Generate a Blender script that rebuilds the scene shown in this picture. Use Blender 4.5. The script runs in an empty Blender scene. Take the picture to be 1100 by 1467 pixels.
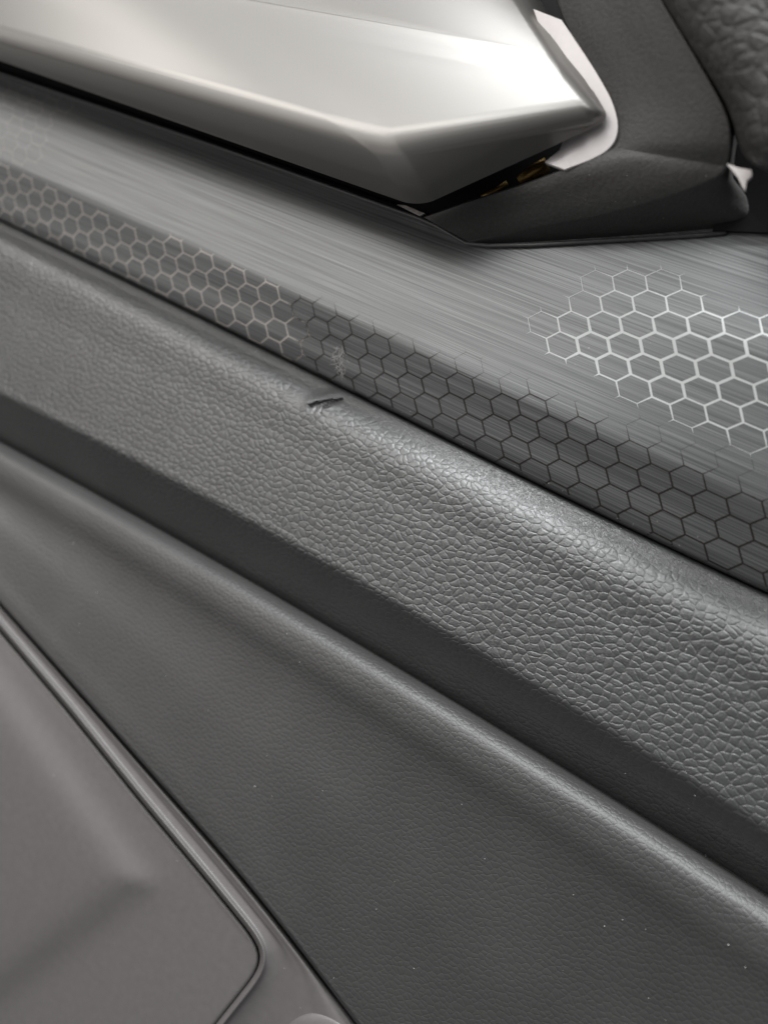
import bpy, bmesh, math, random
import numpy as np
from mathutils import Vector, Matrix
from mathutils.bvhtree import BVHTree

random.seed(4)
rng = np.random.default_rng(7)
sc = bpy.context.scene

# ------------------------------------------------------------------ camera
W0, H0, FPX = 1100.0, 1467.0, 1100.0          # photograph size and focal length in its pixels
DEP = 0.173                                    # metres from lens to the middle of the trim strip
n_c = Vector((-0.45232, -0.0265, 0.89146)).normalized()     # door normal seen from the camera (x right, y up, z back)
P0_c = Vector((-0.0073, 0.21555, -1.0)) * DEP                # a point of the trim strip
def ray_c(px, py):
    return Vector(((px - W0/2)/FPX, -(py - H0/2)/FPX, -1.0))
def hit_c(px, py, h=0.0):
    r = ray_c(px, py)
    return r * ((P0_c.dot(n_c) + h) / r.dot(n_c))
X_c = (hit_c(840, 723) - hit_c(400, 509)).normalized()       # along the strip
Y_c = -n_c                                                   # into the door
Z_c = X_c.cross(Y_c).normalized()                            # up the door
RW = Matrix((X_c, Y_c, Z_c))
ORG = Vector((0, 0, 0.9))                                    # the strip sits about 0.9 m above the floor
cam_loc = RW @ (-P0_c) + ORG
cam_d = bpy.data.cameras.new('camera')
cam = bpy.data.objects.new('camera', cam_d)
sc.collection.objects.link(cam)
cam.matrix_world = Matrix.Translation(cam_loc) @ RW.to_4x4()
cam_d.sensor_fit = 'VERTICAL'; cam_d.sensor_height = 36.0; cam_d.lens = 36.0*FPX/H0
cam_d.clip_start = 0.005; cam_d.clip_end = 100
cam_d.dof.use_dof = True
cam_d.dof.focus_distance = 0.160
cam_d.dof.aperture_fstop = cam_d.lens/3.0
sc.camera = cam

# ------------------------------------------------------------------ light
world = bpy.data.worlds.new('World'); sc.world = world; world.use_nodes = True
bg = world.node_tree.nodes['Background']
bg.inputs[0].default_value = (0.95, 0.97, 1.0, 1); bg.inputs[1].default_value = 0.08
def area(name, loc, target, sx, sy, power, col):
    d = bpy.data.lights.new(name, 'AREA'); d.shape = 'RECTANGLE'; d.size = sx; d.size_y = sy
    d.energy = power; d.color = col
    o = bpy.data.objects.new(name, d); sc.collection.objects.link(o)
    o.location = Vector(loc) + ORG
    o.rotation_euler = (Vector(target) - Vector(loc)).to_track_quat('-Z', 'Y').to_euler()
    return o
area('ceiling_lamp', (0.15, -0.95, 1.1), (0.02, -0.1, 0), 1.7, 1.2, 7.0, (0.97, 1.0, 0.98))
area('row_lamp', (0.2, -0.85, 1.08), (0.03, 0, 0), 1.6, 0.14, 2.5, (0.98, 1.0, 0.98))
area('tube_lamp', (0.05, -0.42, 1.10), (0.03, 0, 0), 1.3, 0.12, 29.0, (0.97, 0.985, 1.0))
area('side_lamp', (-0.98, -0.92, 0.50), (-0.02, 0, 0), 1.3, 0.45, 9.5, (1.0, 0.955, 0.91))
area('sheen_fill', (-0.28, -1.15, 0.62), (0.03, 0, 0), 0.7, 0.35, 4.2, (0.97, 0.99, 1.0))  # unseen lamp added to raise sheen on the strip's upper facet
area('low_fill', (-0.75, -1.0, -0.28), (0, 0, -0.05), 1.0, 0.7, 2.8, (1.0, 0.94, 0.91))  # unseen low lamp added to brighten the lower-left panel
sc.view_settings.view_transform = 'Standard'; sc.view_settings.look = 'None'
sc.view_settings.exposure = 0.0; sc.view_settings.gamma = 1.0; sc.view_settings.use_curve_mapping = False
sc.render.engine = 'CYCLES'
sc.cycles.use_denoising = True

# ------------------------------------------------------------------ helpers
MM = 0.001
def P(px, py, h=0.0):
    """world point on the door: where the sight line crosses a plane h millimetres proud of the door plane"""
    return RW @ (hit_c(px, py, h*MM) - P0_c) + ORG
def sfac(x): return 0.55 + 0.55*x/1100.0
def curve(pts):
    xs = np.array([p[0] for p in pts], float); ys = np.array([p[1] for p in pts], float)
    # smooth monotone-x cubic through points, linear outside
    d = np.diff(ys)/np.diff(xs); m = np.empty_like(ys); m[0] = d[0]; m[-1] = d[-1]
    m[1:-1] = (d[:-1]*np.diff(xs)[1:] + d[1:]*np.diff(xs)[:-1])/(xs[2:]-xs[:-2])
    def f(x):
        if x <= xs[0]: return ys[0] + m[0]*(x-xs[0])
        if x >= xs[-1]: return ys[-1] + m[-1]*(x-xs[-1])
        k = int(np.searchsorted(xs, x) - 1); k = max(k, 0); w = xs[k+1]-xs[k]; t = (x-xs[k])/w
        return ((2*t**3-3*t**2+1)*ys[k] + (t**3-2*t**2+t)*w*m[k] + (-2*t**3+3*t**2)*ys[k+1] + (t**3-t**2)*w*m[k+1])
    return f
def hermite(Q, n_each):
    """smooth curve through 3-D points Q (K,3), n_each segments per span"""
    Q = np.array(Q); K = len(Q)
    dl = np.linalg.norm(np.diff(Q, axis=0), axis=1) + 1e-9
    s = np.diff(Q, axis=0)/dl[:, None]; m = np.empty_like(Q); m[0] = s[0]; m[-1] = s[-1]
    m[1:-1] = (s[:-1]*dl[1:, None] + s[1:]*dl[:-1, None])/(dl[:-1]+dl[1:])[:, None]
    out = [Q[0]]
    for k in range(K-1):
        ne = n_each[k] if isinstance(n_each, (list, tuple)) else n_each
        for i in range(1, ne+1):
            t = i/ne; w = dl[k]
            out.append((2*t**3-3*t**2+1)*Q[k] + (t**3-2*t**2+t)*w*m[k] + (-2*t**3+3*t**2)*Q[k+1] + (t**3-t**2)*w*m[k+1])
    return np.array(out)
def mesh_obj(name, verts, faces, mat, parent=None, smooth=True, flip=False):
    me = bpy.data.meshes.new(name)
    if flip: faces = [tuple(reversed(f)) for f in faces]
    me.from_pydata([tuple(v) for v in verts], [], faces)
    if smooth: me.polygons.foreach_set('use_smooth', [True]*len(me.polygons))
    me.update()
    o = bpy.data.objects.new(name, me); sc.collection.objects.link(o)
    if mat: me.materials.append(mat)
    if parent: o.parent = parent
    return o
def grid_faces(R, C):
    return [(i*C+j, i*C+j+1, (i+1)*C+j+1, (i+1)*C+j) for i in range(R-1) for j in range(C-1)]
def add_uv(o, V):
    # metres along the door and metres down the profile
    R, C = V.shape[:2]
    dv = np.linalg.norm(np.diff(V[:, :, 1:], axis=1), axis=2)
    v = np.concatenate([np.zeros((R, 1)), np.cumsum(dv, axis=1)], axis=1)
    ref = C//3
    v = v - v[:, ref:ref+1] - V[:, ref:ref+1, 2] + V[R//2, ref, 2]
    uv = np.stack([V[:, :, 0], v], 2).reshape(-1, 2)
    me = o.data; lay = me.uv_layers.new(name='metres')
    idx = np.empty(len(me.loops), dtype=np.int32); me.loops.foreach_get('vertex_index', idx)
    lay.data.foreach_set('uv', uv[idx].astype(np.float32).ravel())
def loft(name, rails, xs, n_each, mat, parent, post=None):
    """rails: list of (y(x), h(x)); columns at xs"""
    cols = []
    for x in xs:
        Q = [tuple(P(x, y(x), h(x) if callable(h) else h)) for y, h in rails]
        cols.append(hermite(Q, n_each))
    V0 = V = np.array(cols)                  # (nx, nt, 3)
    if post is not None: V = post(V)
    R, C = V.shape[:2]
    o = mesh_obj(name, V.reshape(-1, 3), grid_faces(R, C), mat, parent)
    add_uv(o, V0)
    return o, V
def fix_normals(o):
    bm = bmesh.new(); bm.from_mesh(o.data)
    bmesh.ops.recalc_face_normals(bm, faces=bm.faces)
    # make them look at the camera side
    s = sum((f.normal.dot(cam_loc - f.calc_center_median())*f.calc_area()) for f in bm.faces)
    if s < 0: bmesh.ops.reverse_faces(bm, faces=bm.faces)
    bm.to_mesh(o.data); bm.free(); o.data.update()

# ------------------------------------------------------------------ materials
def new_mat(name):
    m = bpy.data.materials.new(name); m.use_nodes = True
    nt = m.node_tree; return m, nt, nt.nodes, nt.links, nt.nodes['Principled BSDF']
def N(nodes, t, **kw):
    n = nodes.new(t)
    for k, v in kw.items():
        if k in n.inputs: n.inputs[k].default_value = v
        else: setattr(n, k, v)
    return n
def ramp(nodes, stops, interp='LINEAR'):
    r = nodes.new('ShaderNodeValToRGB'); e = r.color_ramp; e.interpolation = interp
    while len(e.elements) < len(stops): e.elements.new(0.5)
    for el, (p, c) in zip(e.elements, stops):
        el.position = p; el.color = (c, c, c, 1) if not isinstance(c, tuple) else (*c, 1)
    return r
def math_n(nodes, links, op, a, b=None):
    n = nodes.new('ShaderNodeMath'); n.operation = op
    for i, v in enumerate((a, b)):
        if v is None: continue
        if isinstance(v, (int, float)): n.inputs[i].default_value = v
        else: links.new(v, n.inputs[i])
    return n.outputs[0]
def plain(name, col, rough, metal=0.0, spec=0.5, noise=0.0, nscale=900, bump=0.0, bscale=4000, coat=0.0):
    m, nt, nd, lk, b = new_mat(name)
    b.inputs['Base Color'].default_value = (*col, 1); b.inputs['Roughness'].default_value = rough
    b.inputs['Metallic'].default_value = metal; b.inputs['Specular IOR Level'].default_value = spec
    b.inputs['Coat Weight'].default_value = coat
    tc = nd.new('ShaderNodeTexCoord')
    if noise:
        nz = N(nd, 'ShaderNodeTexNoise', Scale=nscale, Detail=4.0); lk.new(tc.outputs['Object'], nz.inputs['Vector'])
        r = ramp(nd, [(0.3, tuple(c*(1-noise) for c in col)), (0.7, tuple(min(1, c*(1+noise)) for c in col))])
        lk.new(nz.outputs['Fac'], r.inputs['Fac']); lk.new(r.outputs['Color'], b.inputs['Base Color'])
        rr = N(nd, 'ShaderNodeMapRange'); rr.inputs['To Min'].default_value = max(0, rough-0.06); rr.inputs['To Max'].default_value = rough+0.06
        lk.new(nz.outputs['Fac'], rr.inputs['Value']); lk.new(rr.outputs['Result'], b.inputs['Roughness'])
    if bump:
        nb = N(nd, 'ShaderNodeTexNoise', Scale=bscale, Detail=3.0); lk.new(tc.outputs['Object'], nb.inputs['Vector'])
        bp = N(nd, 'ShaderNodeBump', Strength=bump, Distance=0.0001); lk.new(nb.outputs['Fac'], bp.inputs['Height']); lk.new(bp.outputs['Normal'], b.inputs['Normal'])
    return m

def leather_mat(name, col, rough, cell, depth, fine, warp=0.30, spec=0.5, stretch=1.25, use_attr=False, uv=True):
    """pebbled vinyl: soft-topped irregular cells parted by thin creases; cell in metres"""
    m, nt, nd, lk, b = new_mat(name)
    b.inputs['Specular IOR Level'].default_value = spec
    tc = nd.new('ShaderNodeTexCoord'); src = tc.outputs['UV'] if uv else tc.outputs['Object']
    mp = N(nd, 'ShaderNodeMapping'); mp.inputs['Scale'].default_value = (1/cell/stretch, 1/cell, 1/cell); lk.new(src, mp.inputs['Vector'])
    base = mp.outputs['Vector']
    def warped(v, scale, amt):
        nz = N(nd, 'ShaderNodeTexNoise', Scale=scale, Detail=2.0); lk.new(v, nz.inputs['Vector'])
        sub = nd.new('ShaderNodeVectorMath'); sub.operation = 'SUBTRACT'; lk.new(nz.outputs['Color'], sub.inputs[0]); sub.inputs[1].default_value = (.5, .5, .5)
        scl = nd.new('ShaderNodeVectorMath'); scl.operation = 'SCALE'; lk.new(sub.outputs[0], scl.inputs[0]); scl.inputs['Scale'].default_value = amt
        add = nd.new('ShaderNodeVectorMath'); add.operation = 'ADD'; lk.new(v, add.inputs[0]); lk.new(scl.outputs[0], add.inputs[1])
        return add.outputs[0]
    wv = warped(warped(base, 0.35, 1.3), 2.0, warp)
    dim = '2D' if uv else '3D'
    def cells(sz, w):
        v = N(nd, 'ShaderNodeTexVoronoi', voronoi_dimensions=dim, feature='DISTANCE_TO_EDGE', Scale=sz, Randomness=0.82); lk.new(wv, v.inputs['Vector'])
        r = N(nd, 'ShaderNodeMapRange', interpolation_type='SMOOTHSTEP'); r.inputs['From Max'].default_value = w
        lk.new(v.outputs['Distance'], r.inputs['Value']); return r.outputs['Result']
    big = cells(1.0, 0.17); small = cells(2.1, 0.14)
    f1 = N(nd, 'ShaderNodeTexVoronoi', voronoi_dimensions=dim, feature='SMOOTH_F1', Scale=1.0, Smoothness=0.35, Randomness=0.82); lk.new(wv, f1.inputs['Vector'])
    nm = N(nd, 'ShaderNodeTexNoise', Scale=0.55, Detail=1.0); lk.new(base, nm.inputs['Vector'])
    mk = N(nd, 'ShaderNodeMapRange'); mk.inputs['From Min'].default_value = 0.45; mk.inputs['From Max'].default_value = 0.62; lk.new(nm.outputs['Fac'], mk.inputs['Value'])
    sm = math_n(nd, lk, 'MULTIPLY', math_n(nd, lk, 'SUBTRACT', 1.0, small), mk.outputs['Result'])
    h = math_n(nd, lk, 'SUBTRACT', math_n(nd, lk, 'MULTIPLY', big, 0.55), math_n(nd, lk, 'MULTIPLY', sm, 0.18))
    h = math_n(nd, lk, 'SUBTRACT', h, math_n(nd, lk, 'MULTIPLY', f1.outputs['Distance'], 1.1))
    und = N(nd, 'ShaderNodeTexNoise', Scale=1.6, Detail=4.0, Roughness=0.6); lk.new(base, und.inputs['Vector'])
    h = math_n(nd, lk, 'ADD', h, math_n(nd, lk, 'MULTIPLY', und.outputs['Fac'], 0.8))
    mic = N(nd, 'ShaderNodeTexNoise', Scale=4.5, Detail=3.0); lk.new(base, mic.inputs['Vector'])
    if use_attr:
        at = nd.new('ShaderNodeAttribute'); at.attribute_name = 'grain'
        # towards the stretched top edge the pebbles give way to fine wrinkles
        wr = N(nd, 'ShaderNodeTexNoise', Scale=2.6, Detail=3.0, Distortion=2.2); lk.new(base, wr.inputs['Vector'])
        mixn = nd.new('ShaderNodeMix'); lk.new(at.outputs['Fac'], mixn.inputs['Factor'])
        lk.new(math_n(nd, lk, 'MULTIPLY', wr.outputs['Fac'], 2.3), mixn.inputs[2]); lk.new(h, mixn.inputs[3]); h = mixn.outputs[0]
    h = math_n(nd, lk, 'ADD', h, math_n(nd, lk, 'MULTIPLY', mic.outputs['Fac'], fine))
    if use_attr:
        ar = nd.new('ShaderNodeAttribute'); ar.attribute_name = 'relief'
        h = math_n(nd, lk, 'MULTIPLY', h, ar.outputs['Fac'])
    bp = N(nd, 'ShaderNodeBump', Strength=1.0, Distance=depth); lk.new(h, bp.inputs['Height']); lk.new(bp.outputs['Normal'], b.inputs['Normal'])
    blot = N(nd, 'ShaderNodeTexNoise', Scale=60.0, Detail=5.0); lk.new(tc.outputs['Object'], blot.inputs['Vector'])
    r = ramp(nd, [(0.3, tuple(c*0.9 for c in col)), (0.7, tuple(c*1.1 for c in col))]); lk.new(blot.outputs['Fac'], r.inputs['Fac'])
    cout = r.outputs['Color']
    if use_attr:      # raw dark core inside the tear
        ac = nd.new('ShaderNodeAttribute'); ac.attribute_name = 'torn'
        mc = nd.new('ShaderNodeMix'); mc.data_type = 'RGBA'; lk.new(ac.outputs['Fac'], mc.inputs['Factor']); lk.new(cout, mc.inputs[6]); mc.inputs[7].default_value = (0.042, 0.042, 0.041, 1); cout = mc.outputs[2]
    lk.new(cout, b.inputs['Base Color'])
    rr = N(nd, 'ShaderNodeMapRange'); rr.inputs['To Min'].default_value = rough-0.07; rr.inputs['To Max'].default_value = rough+0.07
    lk.new(mic.outputs['Fac'], rr.inputs['Value']); ro = rr.outputs['Result']
    if use_attr: ro = math_n(nd, lk, 'ADD', math_n(nd, lk, 'MULTIPLY', at.outputs['Fac'], 0.07), math_n(nd, lk, 'SUBTRACT', ro, 0.07))
    lk.new(ro, b.inputs['Roughness'])
    return m

def brushed_mat():
    m, nt, nd, lk, b = new_mat('brushed_trim')
    tc = nd.new('ShaderNodeTexCoord')
    mp = N(nd, 'ShaderNodeMapping'); mp.inputs['Scale'].default_value = (34, 150, 6200); lk.new(tc.outputs['Object'], mp.inputs['Vector'])
    n1 = N(nd, 'ShaderNodeTexNoise', Scale=1.0, Detail=1.0, Roughness=0.5); lk.new(mp.outputs['Vector'], n1.inputs['Vector'])
    mp2 = N(nd, 'ShaderNodeMapping'); mp2.inputs['Scale'].default_value = (20, 100, 3000); lk.new(tc.outputs['Object'], mp2.inputs['Vector'])
    n2 = N(nd, 'ShaderNodeTexNoise', Scale=1.0, Detail=1.0); lk.new(mp2.outputs['Vector'], n2.inputs['Vector'])
    s = math_n(nd, lk, 'ADD', math_n(nd, lk, 'MULTIPLY', n1.outputs['Fac'], 0.6), math_n(nd, lk, 'MULTIPLY', n2.outputs['Fac'], 0.4))
    r = ramp(nd, [(0.34, (0.092, 0.095, 0.096)), (0.5, (0.148, 0.153, 0.154)), (0.66, (0.225, 0.231, 0.232))]); lk.new(s, r.inputs['Fac'])
    lk.new(r.outputs['Color'], b.inputs['Base Color'])
    b.inputs['Metallic'].default_value = 0.45
    rr = N(nd, 'ShaderNodeMapRange'); rr.inputs['To Min'].default_value = 0.36; rr.inputs['To Max'].default_value = 0.50
    lk.new(s, rr.inputs['Value']); lk.new(rr.outputs['Result'], b.inputs['Roughness'])
    bp = N(nd, 'ShaderNodeBump', Strength=0.15, Distance=0.00005); lk.new(s, bp.inputs['Height']); lk.new(bp.outputs['Normal'], b.inputs['Normal'])
    return m

M_brush = brushed_mat()
M_leather = leather_mat('grained_vinyl', (0.040, 0.041, 0.0408), 0.37, 0.0015, 0.000105, 0.30, spec=1.0, use_attr=True)
M_lower = leather_mat('fine_grained_plastic', (0.034, 0.0335, 0.033), 0.46, 0.0011, 0.000042, 0.12, spec=0.6)
M_pad = leather_mat('soft_black_vinyl', (0.05, 0.049, 0.047), 0.5, 0.0024, 0.00022, 0.1, uv=False)
M_smooth = plain('grey_plastic', (0.120, 0.112, 0.111), 0.42, noise=0.05, nscale=500, bump=0.15, bscale=5000)
M_bezel = plain('matte_black_plastic', (0.058, 0.057, 0.055), 0.45, noise=0.14, nscale=1500, bump=1.0, bscale=1500)
M_satin = plain('satin_silver', (0.295, 0.284, 0.270), 0.38, metal=0.45, noise=0.015, nscale=4000, bump=0.06, bscale=9000)
M_black = plain('black_recess', (0.009, 0.009, 0.009), 0.6, spec=0.15, noise=0.1)
M_rim = plain('dark_rim', (0.10, 0.10, 0.10), 0.35, noise=0.1)
M_white = plain('plain_white', (0.92, 0.87, 0.86), 0.35, noise=0.02)
M_brass = plain('brass', (0.55, 0.36, 0.12), 0.35, metal=0.9, noise=0.1)
M_steel = plain('bare_steel', (0.6, 0.58, 0.56), 0.3, metal=1.0, noise=0.1)
M_hexw = plain('white_line', (0.62, 0.64, 0.64), 0.4, noise=0.03)  # hexagon line colour goes by region: white, champagne, dark
M_hexb = plain('champagne_line', (0.45, 0.415, 0.385), 0.35, metal=0.2, noise=0.05)
M_hexd = plain('dark_line', (0.026, 0.023, 0.021), 0.35, noise=0.1)
M_scuff = plain('scuff_white', (0.42, 0.41, 0.40), 0.6, noise=0.1)
M_dust = plain('dust', (0.75, 0.73, 0.70), 0.8, noise=0.1)
M_core = plain('torn_core', (0.02, 0.02, 0.02), 0.6, noise=0.2)

# ------------------------------------------------------------------ the door
door = bpy.data.objects.new('car_door', None); sc.collection.objects.link(door)
door['label'] = 'car door inner panel with silver pull handle, hexagon-patterned brushed trim and nicked grained vinyl'
door['category'] = 'car door'
def part(o, label=None):
    if label: o['label'] = label
    return o

XS = np.linspace(-250, 1800, 330)
def fitc(pts, deg=3):
    c = np.polyfit([p[0] for p in pts], [p[1] for p in pts], deg); d = np.polyder(c); x0, x1 = pts[0][0]-60, pts[-1][0]+60
    def f(x):
        xc = min(max(x, x0), x1); return float(np.polyval(c, xc) + np.polyval(d, xc)*(x-xc))
    return f
R0 = curve([(-240, 20), (0, 104), (300, 206), (600, 312), (640, 326), (700, 318), (800, 300), (1400, 150), (1900, 60)])
R1 = fitc([(0, 232), (155, 300), (370, 398), (450, 432), (750, 572), (870, 622), (1090, 712), (1180, 750)])
R3 = fitc([(0, 314), (40, 333), (240, 427), (400, 509), (580, 600), (620, 618), (830, 720), (1100, 847), (1180, 885)])
L2 = fitc([(0, 568), (130, 630), (275, 708), (410, 783), (550, 860), (700, 948), (800, 1010), (950, 1103), (1100, 1198)])
L3 = fitc([(0, 632), (200, 741), (370, 837), (550, 943), (750, 1065), (860, 1130), (975, 1202), (1100, 1280), (1200, 1345)])
SEAM = curve([(0, 865), (100, 977), (200, 1090), (375, 1292), (510, 1467), (650, 1650)])

def off(f, d):  return lambda x: f(x) + d*sfac(x)
def mix(f, g, t): return lambda x: f(x)*(1-t) + g(x)*t

# trim strip
strip, SV = loft('trim_strip', [(R0, -4.6), (mix(R0, R1, 0.5), -2.3), (mix(R0, R1, 0.9), -0.46), (off(R1, -3), -0.12), (off(R1, 3), -0.14), (mix(R1, R3, 0.14), -0.65), (mix(R1, R3, 0.5), -2.5), (off(R3, -13), -4.4), (off(R3, -5), -5.0), (R3, -6.2), (off(R3, -1), -12)],
             XS, [6, 6, 3, 3, 3, 5, 5, 3, 4, 3], M_brush, door)
fix_normals(strip); part(strip, 'brushed grey trim strip with a fold and outlined hexagons')
bvh = BVHTree.FromPolygons([v.co.copy() for v in strip.data.vertices], [tuple(p.vertices) for p in strip.data.polygons])

# grained upper insert
def to_px(V):
    c = (V.reshape(-1, 3) - np.array(cam_loc)) @ np.array(RW)          # world -> camera
    return (np.stack([W0/2 + FPX*c[:, 0]/-c[:, 2], H0/2 - FPX*c[:, 1]/-c[:, 2]], 1)).reshape(V.shape[:2] + (2,))
TA, TB = np.array((442.0, 585.0)), np.array((490.0, 571.0))
def tear_fields(px):
    d = (TB-TA); L = np.hypot(*d); d = d/L; nn = np.array((d[1], -d[0]))   # nn points up the picture
    q = px - TA; sx = (q @ d)/L; n = q @ nn
    sc_ = np.clip(sx, 0, 1)
    ragged = 0.9*np.sin(px[..., 0]*0.55) + 0.6*np.sin(px[..., 0]*1.3+1) 
    wl = (7.6*np.sin(np.pi*np.clip(sc_*0.9+0.07, 0, 1))**0.8)*(1-0.45*sc_)
    n2 = n - 1.2*np.sin(sc_*5) + ragged*0.5
    inn = 1/(1+np.exp((np.abs(n2)-wl)/0.55)); inn = inn*(sx > -0.03)*(sx < 1.03)
    end = np.exp(-((sx-0.45)/0.5)**4)
    lip = np.exp(-((n-10)/7.0)**2)*end
    low = np.exp(-((n+7.5)/3.5)**2)*end
    smooth = np.exp(-((n-12)/13.0)**2)*np.exp(-((sx-0.4)/0.75)**4)
    lump = np.clip(0.55*np.sin(px[..., 0]*0.41+px[..., 1]*0.9) + 0.5*np.sin(px[..., 0]*1.13-px[..., 1]*0.37+2) + 0.25, 0, 1.2)*inn*np.clip((sx-0.18)*4, 0, 1)
    disp = 1.0*lip + 0.35*low - 1.2*inn + 0.8*lump
    return disp, inn, smooth
def tear_post(V):
    disp, inn, sm = tear_fields(to_px(V))
    V = V.copy(); V[:, :, 1] -= disp*MM; V[:, :, 2] -= 0.6*disp*MM*(disp > 0)
    return V
XL = np.unique(np.r_[np.linspace(-250, 425, 200), np.linspace(425, 520, 110), np.linspace(520, 1800, 380)])
SEGL = [3, 6, 14, 26, 12, 8, 8, 8, 8, 8, 6, 3]
ins, LV = loft('vinyl_insert', [(off(R3, 1), -14), (off(R3, 3.5), -7.5), (off(R3, 7), -5.6), (off(R3, 28), -3.6), (off(R3, 60), -0.9),
              (mix(R3, L2, 0.45), 0.9), (mix(R3, L2, 0.7), 2.0), (off(L2, -36), 2.8), (off(L2, -10), 3.0), (off(L2, 14), 1.6), (mix(L2, L3, 0.7), -3.2), (off(L3, 3), -6.0), (off(L3, 12), -8)],
              XL, SEGL, M_leather, door, post=tear_post)
def add_attr(o, name, arr):
    a = o.data.attributes.new(name, 'FLOAT', 'POINT'); a.data.foreach_set('value', np.asarray(arr, dtype=np.float32).ravel())
lj = np.cumsum([0] + SEGL)
jj = np.arange(LV.shape[1])[None, :].repeat(LV.shape[0], 0)
g = np.interp(jj, [0, lj[2], lj[3], lj[4], 999], [0, 0, 0.35, 1, 1])
_, t_in, t_sm = tear_fields(to_px(LV))
add_attr(ins, 'grain', g*(1-0.95*np.clip(t_sm, 0, 1)))
add_attr(ins, 'relief', np.interp(jj, [0, lj[8], lj[9], lj[10], 999], [1, 1, 0.6, 0.45, 0.4])*(1-0.4*t_sm))
add_attr(ins, 'torn', np.clip(t_in*1.1, 0, 1))
fix_normals(ins); part(ins, 'dark grey pebble-grained vinyl insert with a small tear')

# lower panel rising to a rolled ridge
def hs(x): return -7.0
low, PV = loft('lower_panel', [(off(L3, 8), -10), (off(L3, 1), -5.0), (off(L3, 3), -2.8), (off(L3, 14), 0.2), (off(L3, 36), 2.8), (off(L3, 75), 4.2), (off(L3, 135), 4.2),
             (mix(L3, SEAM, 0.55), 7.5), (mix(L3, SEAM, 0.8), 9.8), (off(SEAM, -22), 11.2), (off(SEAM, -9), 11.3), (off(SEAM, -4), 10.4), (off(SEAM, -2.5), 0)],
             XS, [3, 3, 5, 6, 6, 6, 10, 8, 8, 4, 4, 2], M_lower, door)
fix_normals(low); part(low, 'fine-grained dark plastic lower panel with rolled ridge')

# pocket surround and lid at lower left
HQ = 9.8
def resample(pts, n):
    p = np.array(pts, float); d = np.r_[0, np.cumsum(np.linalg.norm(np.diff(p, axis=0), axis=1))]
    t = np.linspace(0, d[-1], n); return np.stack([np.interp(t, d, p[:, k]) for k in (0, 1)], 1)
def smooth2(p, it):
    for _ in range(it):
        p[1:-1] = 0.25*p[:-2] + 0.5*p[1:-1] + 0.25*p[2:]
    return p
OUT = smooth2(resample([(-260, 612), (-120, 757), (0, 897), (100, 1015), (200, 1140), (300, 1260), (365, 1340), (380, 1368), (372, 1395), (316, 1465), (200, 1612), (60, 1790)], 260), 14)
tg = np.gradient(OUT, axis=0); tg /= np.linalg.norm(tg, axis=1)[:, None]
NO = np.stack([tg[:, 1], -tg[:, 0]], 1)         # outward = towards upper right
def out_rail(d): return OUT + NO*d
def loft_pts(name, rails, n_each, mat, parent):
    cols = []
    for i in range(len(rails[0][0])):
        cols.append(hermite([tuple(P(r[i, 0], r[i, 1], h[i] if hasattr(h, '__len__') else h)) for r, h in rails], n_each))
    V = np.array(cols); o = mesh_obj(name, V.reshape(-1, 3), grid_faces(*V.shape[:2]), mat, parent); fix_normals(o); return o
ci = int(np.argmax(OUT[:, 0]))                   # the corner
far1 = np.array([(x, SEAM(x)+4*sfac(x)) for x in np.linspace(-260, 640, ci+40)])
far2 = np.array([(640 + (900-640)*t, SEAM(640)+4 + 420*t) for t in np.linspace(0, 1, 260-ci-40+1)[1:]])
FAR = smooth2(np.vstack([far1, far2])[:260], 4)
sur = loft_pts('pocket_surround', [(FAR, HQ-8), (0.97*FAR+0.03*out_rail(12), HQ-0.9), (0.85*FAR+0.15*out_rail(12), HQ), (0.5*FAR+0.5*out_rail(12), HQ), (out_rail(12), HQ+0.05), (out_rail(9), HQ+0.25), (out_rail(3.5), HQ+1.7), (out_rail(1.2), HQ+1.5), (out_rail(0), HQ-4)], [3, 4, 6, 6, 3, 4, 3, 3], M_smooth, door)
part(sur, 'smooth grey plastic frame round the pocket lid')

# lid: flat field with a shallow sunk area
POLY = np.array([(-700, 170), (0, 978), (203, 1262), (0, 1415), (-700, 1950)], float)
def sdf(p):
    d = 1e9; inside = False; n = len(POLY)
    for i in range(n):
        a, b = POLY[i], POLY[(i+1) % n]; ab = b-a; t = max(0, min(1, np.dot(p-a, ab)/np.dot(ab, ab)))
        d = min(d, float(np.hypot(*(p-a-ab*t))))
        if (a[1] > p[1]) != (b[1] > p[1]) and p[0] < (b[0]-a[0])*(p[1]-a[1])/(b[1]-a[1])+a[0]: inside = not inside
    return -d if inside else d
cols = []
inn = out_rail(-11)
for i in range(0, 260, 2):
    prof = [tuple(P(*(OUT[i] + NO[i]*d), HQ+h)) for d, h in ((-3.6, -6), (-4.2, -1.2), (-6.0, -0.35), (-8.5, -0.05), (-11, 0.0))]
    tgt = np.array((-480.0, 780 + 1150*i/260))
    for k in range(1, 91):
        t = (k/90.0); p = inn[i]*(1-t) + tgt*t
        s = sdf(p); e = 1/(1+math.exp(max(-30, min(30, s/13.0))))
        prof.append(tuple(P(p[0], p[1], HQ + 2.6*e)))
    cols.append(prof)
V = np.array(cols); lid = mesh_obj('pocket_lid', V.reshape(-1, 3), grid_faces(*V.shape[:2]), M_smooth, door); fix_normals(lid)
part(lid, 'smooth grey plastic pocket lid with rounded corner')
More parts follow.
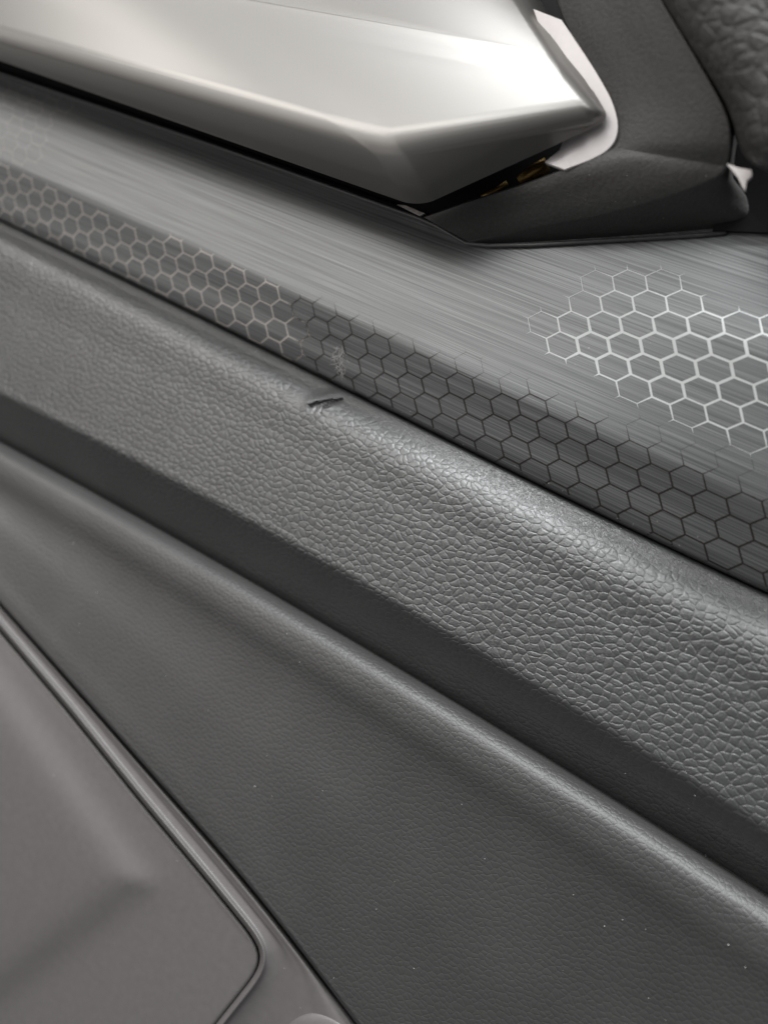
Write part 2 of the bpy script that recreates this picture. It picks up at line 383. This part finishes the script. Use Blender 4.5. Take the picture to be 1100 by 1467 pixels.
# round plug at the bottom edge
def dome(name, cx, cy, r, h0, hh, mat, parent):
    vs, fs = [], []; nr, na = 8, 40
    for k in range(nr+1):
        a = k/nr*math.pi/2
        for j in range(na):
            th = 2*math.pi*j/na
            vs.append(tuple(P(cx + r*math.sin(a)*math.cos(th), cy + r*math.sin(a)*math.sin(th), h0 + hh*math.cos(a))))
    for k in range(nr):
        for j in range(na): fs.append((k*na+j, k*na+(j+1) % na, (k+1)*na+(j+1) % na, (k+1)*na+j))
    o = mesh_obj(name, vs, fs, mat, parent); fix_normals(o); return o
dome('screw_plug', 452, 1500, 50, HQ-0.3, 1.7, M_smooth, door)

# dark backing inside the handle recess and behind every joint
def slab(name, pts, mat, parent, thick=2.0, bev=0.0, seg=3):
    """closed prism from (px, py, h) outline; back face 'thick' mm deeper"""
    n = len(pts); c = np.mean([(p[0], p[1]) for p in pts], axis=0)
    f = [P(*p) for p in pts]; b = [q - (RW @ n_c)*thick*MM for q in f]
    bm = bmesh.new(); vf = [bm.verts.new(v) for v in f]; vb = [bm.verts.new(v) for v in b]
    bm.faces.new(vf); bm.faces.new(list(reversed(vb)))
    for i in range(n): bm.faces.new((vf[i], vb[i], vb[(i+1) % n], vf[(i+1) % n]))
    bmesh.ops.recalc_face_normals(bm, faces=bm.faces)
    me = bpy.data.meshes.new(name); bm.to_mesh(me); bm.free()
    o = bpy.data.objects.new(name, me); sc.collection.objects.link(o); me.materials.append(mat); o.parent = parent
    if bev:
        md = o.modifiers.new('bevel', 'BEVEL'); md.width = bev*MM; md.segments = seg; md.limit_method = 'ANGLE'
        me.polygons.foreach_set('use_smooth', [True]*len(me.polygons))
    return o
slab('backing_plate', [(-260, -300, -14), (1850, -300, -14), (1850, 1250, -14), (1850, 3200, -14), (-260, 3200, -14)], M_black, door, 3)
slab('recess_wall', [(-240, -260, -9), (1000, -260, -9), (960, 120, -9), (860, 330, -9), (560, 320, -9), (0, 140, -9), (-240, 60, -9)], M_black, door, 2)

slab('corner_shade_sheet', [(1020, 60, 4), (1800, 100, 4), (1800, 380, -2.5), (1100, 333, -2.5), (1020, 330, -2.5), (1040, 262, -1)], M_black, door, 1.5)  # black sheet standing in for deep shade under the bezel's right end
# bead along the strip's upper edge
def tube(name, pts, r, mat, parent, n=10):
    vs, fs = [], []; pts = [Vector(p) for p in pts]
    for i, p in enumerate(pts):
        t = (pts[min(i+1, len(pts)-1)] - pts[max(i-1, 0)]).normalized()
        a = t.cross(Vector((0, 1, 0.001))).normalized(); b = t.cross(a)
        rr = r[i] if hasattr(r, '__len__') else r
        for j in range(n):
            th = 2*math.pi*j/n; vs.append(tuple(p + (a*math.cos(th) + b*math.sin(th))*rr))
    for i in range(len(pts)-1):
        for j in range(n): fs.append((i*n+j, i*n+(j+1) % n, (i+1)*n+(j+1) % n, (i+1)*n+j))
    fs.append(tuple(range(n-1, -1, -1))); fs.append(tuple((len(pts)-1)*n+j for j in range(n)))
    return mesh_obj(name, vs, fs, mat, parent)
bx = np.linspace(-230, 600, 60)
bead_pts = [P(x, R0(x)+1.0, -4.3) for x in bx] + [P(x, y, -3.2) for x, y in ((625, 324), (645, 336), (668, 349), (700, 352), (760, 351), (900, 343), (1000, 337), (1040, 333))]
tube('edge_bead', bead_pts, 0.00042, M_rim, door)
# lip of the recess just behind the bead
lipr = [(lambda x: R0(x)+1, -5.0), (lambda x: R0(x)-7*sfac(x), -5.2), (lambda x: R0(x)-10*sfac(x), -6.2), (lambda x: R0(x)-11*sfac(x), -9)]
lip, _ = loft('recess_lip', lipr, np.linspace(-230, 610, 80), 4, M_black, door); fix_normals(lip)

# ------------------------------------------------------------------ handle
def faceted(name, V, F, mat, parent, bev, seg=5, light=()):
    bm = bmesh.new(); vs = {k: bm.verts.new(P(*v)) for k, v in V.items()}
    for f in F: bm.faces.new([vs[k] for k in f])
    bmesh.ops.recalc_face_normals(bm, faces=bm.faces)
    lay = bm.edges.layers.float.new('bevel_weight_edge')
    for e in bm.edges: e[lay] = 1.0
    for a, b, w in light:
        e = bm.edges.get((vs[a], vs[b]))
        if e: e[lay] = w
    me = bpy.data.meshes.new(name); bm.to_mesh(me); bm.free()
    me.polygons.foreach_set('use_smooth', [True]*len(me.polygons))
    o = bpy.data.objects.new(name, me); sc.collection.objects.link(o); me.materials.append(mat); o.parent = parent
    md = o.modifiers.new('bevel', 'BEVEL'); md.width = bev*MM; md.segments = seg; md.limit_method = 'WEIGHT'
    md.harden_normals = False
    return o
HV = {
 't0': (-300, -330, 6), 't1': (620, -330, 6), 
 'c0': (-300, -160, 17), 'c1': (330, 14, 17.5), 'c2': (790, 98, 15.0), 'c3': (620, -190, 12),
 'k0': (-300, -38, 21), 'k1': (545, 204, 21), 'k2': (846, 158, 15.5),
 'b0': (-300, -10, 10), 'b1': (598, 292, 11), 'b2': (860, 176, 9.5),
 'r1': (757, 0, 8), 'z0': (-300, -330, 0), 'z1': (620, -330, 0), 'y0': (-300, -10, 2), 'y1': (598, 292, 5), 'y2': (860, 176, 5), 'y3': (757, 0, 3),
}
HF = [('t0', 't1', 'c3', 'c0'), ('c0', 'c3', 'c2', 'c1'), ('c0', 'c1', 'k1', 'k0'), ('c1', 'c2', 'k2', 'k1'),
      ('k0', 'k1', 'b1', 'b0'), ('k1', 'k2', 'b2', 'b1'), ('k2', 'c2', 'c3', 't1', 'r1', 'b2')]
HV2 = {
 # upper field, main field, ridge, underside, tip bevel
 'a0': (-320, -420, -14), 'a1': (480, -420, -14), 'a2': (738, -4, 6.5),
 'c0': (-320, -150, 12), 'c1': (300, 8, 11.5), 'c2': (806, 100, 13.3),
 'k0': (-320, -40, 21), 'k1': (545, 203, 21), 'k2': (852, 158, 15.8),
 'b0': (-320, -25, 11), 'b1': (600, 297, 12), 'b2': (874, 172, 11),
 'e1': (772, -2, 2), 'e0': (505, -420, -18),
}
HF2 = [('a0', 'a1', 'a2', 'c2', 'c1', 'c0'), ('c0', 'c1', 'k1', 'k0'), ('c1', 'c2', 'k2', 'k1'),
       ('k0', 'k1', 'b1', 'b0'), ('k1', 'k2', 'b2', 'b1'), ('a1', 'e0', 'e1', 'a2'), ('a2', 'e1', 'b2', 'k2', 'c2')]
handle = faceted('pull_handle', HV2, HF2, M_satin, door, 3.4, 8, (('a1', 'a2', .3), ('a2', 'c2', .3), ('c2', 'k2', .45), ('k2', 'b2', .7), ('a2', 'e1', .1)))
so = handle.modifiers.new('solid', 'SOLIDIFY'); so.thickness = 0.0015; so.offset = -1
part(handle, 'satin silver faceted pull handle with pointed end')

# white liner seen between handle tip and bezel
LQ = np.array([(804, 28), (826, 60), (848, 92), (864, 116), (877, 142), (885, 168), (886, 190), (880, 208), (864, 221), (836, 233), (808, 243)], float)
LQ = smooth2(resample(LQ, 40), 6)
band = slab('white_band', [(763, 12, 7.5)] + [(x, y, 9.1) for x, y in LQ] + [(779, 232, 8.4), (800, 215, 8), (820, 170, 7.6), (790, 90, 7)], M_white, door, 1.5, 0.2)
part(band, 'white liner curving round the handle tip')
slab('white_wedge', [(1040, 234, 14), (1058, 240, 14), (1076, 243, 14), (1077, 251, 14), (1069, 259, 14), (1067, 273, 14), (1063, 268, 14), (1056, 253, 14)], M_white, door, 1.0, 0.1)  # small plain white sheet at the bezel corner
lt = tube('latch_pin', [P(745, 262, -1), P(765, 246, -1), P(784, 236, -1)], 0.0016, M_brass, door, 14)
tube('latch_rod', [P(690, 283, -1), P(712, 272, -1.5), P(726, 262, -2)], 0.0006, M_brass, door, 8)
slab('latch_plate', [(568, 293, -2), (580, 294, -2), (609, 306, -2), (600, 309, -2)], M_steel, door, 0.6)

# ------------------------------------------------------------------ bezel
BK = [((700, -330, 9), (760, -330, 17), (775, -330, 5)), ((800, 24, 9.5), (945, -2, 17), (953, -7, 5)), ((846, 92, 9.5), (990, 72, 16.5), (999, 69, 5)),
      ((875, 142, 9.5), (1033, 146, 15.5), (1045, 146, 5)), ((885, 178, 9.5), (1046, 180, 14.5), (1059, 181, 5)), ((883, 202, 9.3), (1046, 212, 13), (1054, 222, -4)),
      ((877, 211, 9.2), (1042, 239, 10.5), (1052, 262, -5)), ((862, 220, 9.4), (1030, 254, 9.8), (1085, 292, -5)), ((808, 242, 8.6), (960, 282, 7.2), (1100, 322, -4)),
      ((736, 268, 6.2), (860, 309, 4.2), (960, 338, -5)), ((679, 285, 3.6), (770, 325, 1.2), (830, 347, -5)), ((640, 299, 1.2), (704, 338, -1.4), (735, 353, -5)),
      ((606, 311, -1.0), (670, 346, -2.6), (678, 353, -5))]
def key_interp(col):
    # dense samples along the keys, straight between them except for light smoothing on either side of the valley
    A = np.array([k[col] for k in BK], float); t = np.arange(len(A)); tt = np.linspace(0, len(A)-1, 169)
    Q = np.stack([np.interp(tt, t, A[:, c]) for c in range(3)], 1); kk = 84     # sample 84 is the valley (key 6)
    for _ in range(30):
        for lo, hi in ((0, kk), (kk, 168)):
            S = Q[lo:hi+1]; S[1:-1] = 0.25*S[:-2] + 0.5*S[1:-1] + 0.25*S[2:]
    return Q
BI, BO, BU = (key_interp(c) for c in range(3))
cols = []
for i in range(169):
    a_, b_, c_ = BI[i], BO[i], BU[i]
    pr = [a_ + (0, 0, -7), a_ + (0, 0, -1.2), a_*0.985 + b_*0.015 + (0, 0, -0.15), a_*0.95 + b_*0.05, a_*0.5 + b_*0.5 + (0, 0, 0.3), a_*0.06 + b_*0.94, b_ + (0, 0, -0.15), b_*0.93 + c_*0.07, b_*0.5 + c_*0.5, c_]
    cols.append(hermite([tuple(P(*q)) for q in pr], [2, 3, 3, 6, 6, 3, 3, 4, 4]))
V = np.array(cols); bez = mesh_obj('handle_bezel', V.reshape(-1, 3), grid_faces(*V.shape[:2]), M_bezel, door); fix_normals(bez)
part(bez, 'matte black angular surround behind the handle tip')

# padded upper corner
pad_edge = np.array(smooth2(resample([(640, -520), (800, -250), (938, -14), (985, 62), (1042, 152), (1056, 195), (1062, 225), (1100, 246), (1200, 270), (1420, 300), (1850, 330)], 160), 5))
cols = []
ctr = np.array((1650.0, -330.0))
for i in range(160):
    e = pad_edge[i]; d = ctr - e; L = np.hypot(*d); d /= L
    prof = [tuple(P(*(e + d*a), h)) for a, h in ((-3, 8), (2, 17), (9, 22), (24, 25.5), (60, 28), (130, 30), (0.75*L, 31), (L, 31))]
    cols.append(hermite(prof, 5))
V = np.array(cols); pad = mesh_obj('padded_corner', V.reshape(-1, 3), grid_faces(*V.shape[:2]), M_pad, door); fix_normals(pad)
part(pad, 'soft black grained padding beside the handle surround')

# ------------------------------------------------------------------ hexagons on the strip
HM = np.array([[25.37050994, 5.07604299, 541.96909491], [-7.71898991, 30.03578186, 496.39438884], [-0.01554716, -0.00199677, 1.0]])
HC = np.array([[-0.6544, -0.3753], [-6.2452, -5.9589], [11.8603, 11.2528], [6.6042, 6.0865], [-24.851, -23.0702], [22.7471, 19.904]])
S3 = math.sqrt(3)
def latpix(u, v):
    q = HM @ np.array((u, v, 1.0)); a, b = u/10, v/10
    return q[:2]/q[2] + np.array((1, a, b, a*a, a*b, b*b)) @ HC
def on_strip(px, py, lift=0.00003):
    d = (P(px, py, 0) - cam_loc).normalized()
    loc, nor, idx, dist = bvh.ray_cast(cam_loc, d)
    if loc is None: return None
    if nor.dot(d) > 0: nor = -nor
    return loc + nor*lift, nor
CORN = [(0, -1/S3), (0.5, -0.5/S3), (0.5, 0.5/S3), (0, 1/S3), (-0.5, 0.5/S3), (-0.5, -0.5/S3)]
def key(u, v): return (round(u*2), round(v*2*S3))
white = {}
for i in range(7, 15): white[(i, 0)] = 1.0
for i in range(8, 13): white[(i, -1)] = 0.9
white[(13, -1)] = 0.4; white[(14, -1)] = 0.5; white[(7, -1)] = 0.22
white[(10, -2)] = 0.75; white[(11, -2)] = 0.75; white[(12, -2)] = 0.4; white[(9, -2)] = 0.25; white[(11, -3)] = 0.42; white[(12, -3)] = 0.18; white[(10, -3)] = 0.16
for i in range(8, 15): white[(i, 1)] = 1.0
white[(8, 2)] = 0.3
for i in range(9, 15): white[(i, 2)] = 0.95
white[(9, 3)] = 0.35
for i in range(10, 14): white[(i, 3)] = 0.9
white[(10, 4)] = 0.3; white[(11, 4)] = 0.4; white[(12, 4)] = 0.5
white[(7, 0)] = 0.65; white[(8, -1)] = 0.7; white[(8, 1)] = 0.8
for k in ((8, 0), (9, 0), (10, 0), (9, 1), (10, 1), (11, 0), (11, 1), (12, 0)): white[k] = 1.25
def make_group(cells, wfull, mat, label):
    cw = {}
    for (i, j), w in cells.items():
        u, v = i+0.5*j, j*S3/2
        for cu, cv in CORN:
            k = key(u+cu, v+cv); cw[k] = max(cw.get(k, 0), w)
    built = {}
    NB = ((1, 0), (-1, 0), (0, 1), (0, -1), (1, -1), (-1, 1))
    for (i, j) in sorted(set(cells) | {(i+a, j+b) for (i, j) in cells for a, b in ((1, 0), (-1, 0), (0, 1), (0, -1), (1, -1), (-1, 1))}):
        u, v = i+0.5*j, j*S3/2
        ws = [cw.get(key(u+cu, v+cv), 0) for cu, cv in CORN]
        own = cells.get((i, j))
        if own is not None and own < 0.5: ws = [min(w, 0.6) for w in ws]
        verts, faces = [], []
        for e in range(6):
            w0, w1 = ws[e], ws[(e+1) % 6]
            if w0 <= 0.02 and w1 <= 0.02: continue
            a, b = np.array(CORN[e]), np.array(CORN[(e+1) % 6]); seg = 5; rows = []
            for s in range(seg+1):
                t = s/seg
                if w0 > 0.02 and w1 > 0.02: w = w0*(1-t)+w1*t
                else: w = max(0, (w0*(1-t*3.0) if w0 > w1 else w1*(1-(1-t)*3.0)))
                p = a*(1-t)+b*t; L = np.linalg.norm(p)
                # keep constant stroke width measured from the edge
                q = p*(1 - w*wfull*2)
                rows.append((on_strip(*latpix(u+p[0], v+p[1])), on_strip(*latpix(u+q[0], v+q[1])), w))
            for s in range(seg):
                (o0, i0, wa), (o1, i1, wb) = rows[s], rows[s+1]
                if None in (o0, i0, o1, i1) or (wa <= 0 and wb <= 0): continue
                if max((o0[0]-o1[0]).length, (o0[0]-i0[0]).length) > 0.004: continue
                n = len(verts); verts += [tuple(o0[0]), tuple(o1[0]), tuple(i1[0]), tuple(i0[0])]; faces.append((n, n+1, n+2, n+3))
        if not faces: continue
        home = (i, j) if own is not None else next((i+a, j+b) for a, b in NB if (i+a, j+b) in cells)
        hv, hf = built.setdefault(home, ([], [])); n = len(hv)
        hv += verts; hf += [tuple(q+n for q in f) for f in faces]
    for home, (hv, hf) in built.items():
        if len(hf) >= 2:
            o = mesh_obj('hexagon', hv, hf, mat, strip, smooth=False); fix_normals(o)
beige, dark = {}, {}
for i in range(-18, 14):
    for j in range(-14, 12):
        x, y = latpix(i+0.5*j, j*S3/2)
        if not (-60 < x < 1330): continue
        if y > R3(x)+14*sfac(x): continue
        below = (y - R1(x))/sfac(x)
        if x < 432:
            if below > 19: beige[(i, j)] = 1.0
        elif (i, j) not in white:
            if below > 8: dark[(i, j)] = 1.0
            elif below > -12 - max(0, (x-650))*0.07: dark[(i, j)] = 0.2
faint = {}
for i in range(-24, -4):
    for j in range(-22, -6):
        x, y = latpix(i+0.5*j, j*S3/2)
        if -60 < x < 105 - 0.55*(y-130) and R0(x)+10 < y < R1(x)-14: faint[(i, j)] = 0.15
make_group(faint, 0.05, M_hexb, 'f')
make_group(white, 0.041, M_hexw, 'w')
make_group(beige, 0.032, M_hexb, 'b')
make_group(dark, 0.030, M_hexd, 'd')

# ------------------------------------------------------------------ wear
# scratched patch on the strip: a few hair-thin raised burrs
def strokes(name, segs, width, mat, parent, surf, lift=0.00005):
    vs, fs = [], []
    for pts in segs:
        n = len(pts)
        for i, (x, y) in enumerate(pts):
            x0, y0 = pts[max(i-1, 0)]; x1, y1 = pts[min(i+1, n-1)]
            tx, ty = x1-x0, y1-y0; L = math.hypot(tx, ty) + 1e-6; nx, ny = -ty/L, tx/L
            w = width*math.sin(math.pi*(i+0.35)/(n-0.3))*random.uniform(.6, 1.2)
            a, b = surf(x+nx*w, y+ny*w, lift), surf(x-nx*w, y-ny*w, lift)
            if a is None or b is None: a = b = surf(x, y, lift)
            vs += [tuple(a[0]), tuple(b[0])]
        o = len(vs) - 2*n
        for i in range(n-1): fs.append((o+2*i, o+2*i+1, o+2*i+3, o+2*i+2))
    ob = mesh_obj(name, vs, fs, mat, parent, smooth=False); fix_normals(ob); return ob
segs = []
for k in range(34):
    x = random.gauss(488, 4.5); y = random.uniform(494, 530); L = random.uniform(5, 17); a = math.radians(random.gauss(100, 22))
    pts = []
    for t in np.linspace(0, 1, 6):
        pts.append((x + math.cos(a)*L*t + random.gauss(0, .5), y + math.sin(a)*L*t)); a += random.gauss(0, .18)
    segs.append(pts)
scf = strokes('scuff_mark', segs, 0.38, M_scuff, strip, on_strip); scf['label'] = 'pale scratched scuff on the trim'

# ------------------------------------------------------------------ dust specks lying on the door
def surf_tree(obs):
    vs, fs = [], []
    for o in obs:
        n = len(vs); vs += [v.co.copy() for v in o.data.vertices]; fs += [tuple(i+n for i in p.vertices) for p in o.data.polygons]
    return BVHTree.FromPolygons(vs, fs)
tree = surf_tree([strip, ins, low, bez, sur, lid])
vs, fs = [], []
def speck(x, y, r):
    d = (P(x, y, 0) - cam_loc).normalized(); loc, nor, i, dist = tree.ray_cast(cam_loc, d)
    if loc is None: return
    if nor.dot(d) > 0: nor = -nor
    a = nor.orthogonal().normalized(); b = nor.cross(a); n = len(vs)
    e = [random.uniform(.5, 1.3) for _ in range(5)]; el = random.uniform(1, 1.8)
    for k in range(5): vs.append(tuple(loc + (a*math.cos(k*1.2566)*el + b*math.sin(k*1.2566))*r*e[k]))
    vs.append(tuple(loc + nor*r*0.9))
    for k in range(5): fs.append((n+k, n+(k+1) % 5, n+5))
for _ in range(95):
    speck(random.uniform(0, 1100), random.uniform(330, 1467), random.choice((0.00004, 0.00005, 0.00008)))
for _ in range(60):
    x = random.uniform(20, 1090); speck(x, R3(x) + random.gauss(-2, 7), random.choice((0.00005, 0.00008)))
for _ in range(14):
    x = random.uniform(690, 1040); speck(x, random.uniform(250, 335), random.choice((0.00004, 0.00006)))
dust = mesh_obj('dust', vs, fs, M_dust, None, smooth=False); dust['kind'] = 'stuff'; dust['label'] = 'tiny pale dust specks scattered over the door panel'; dust['category'] = 'dust'
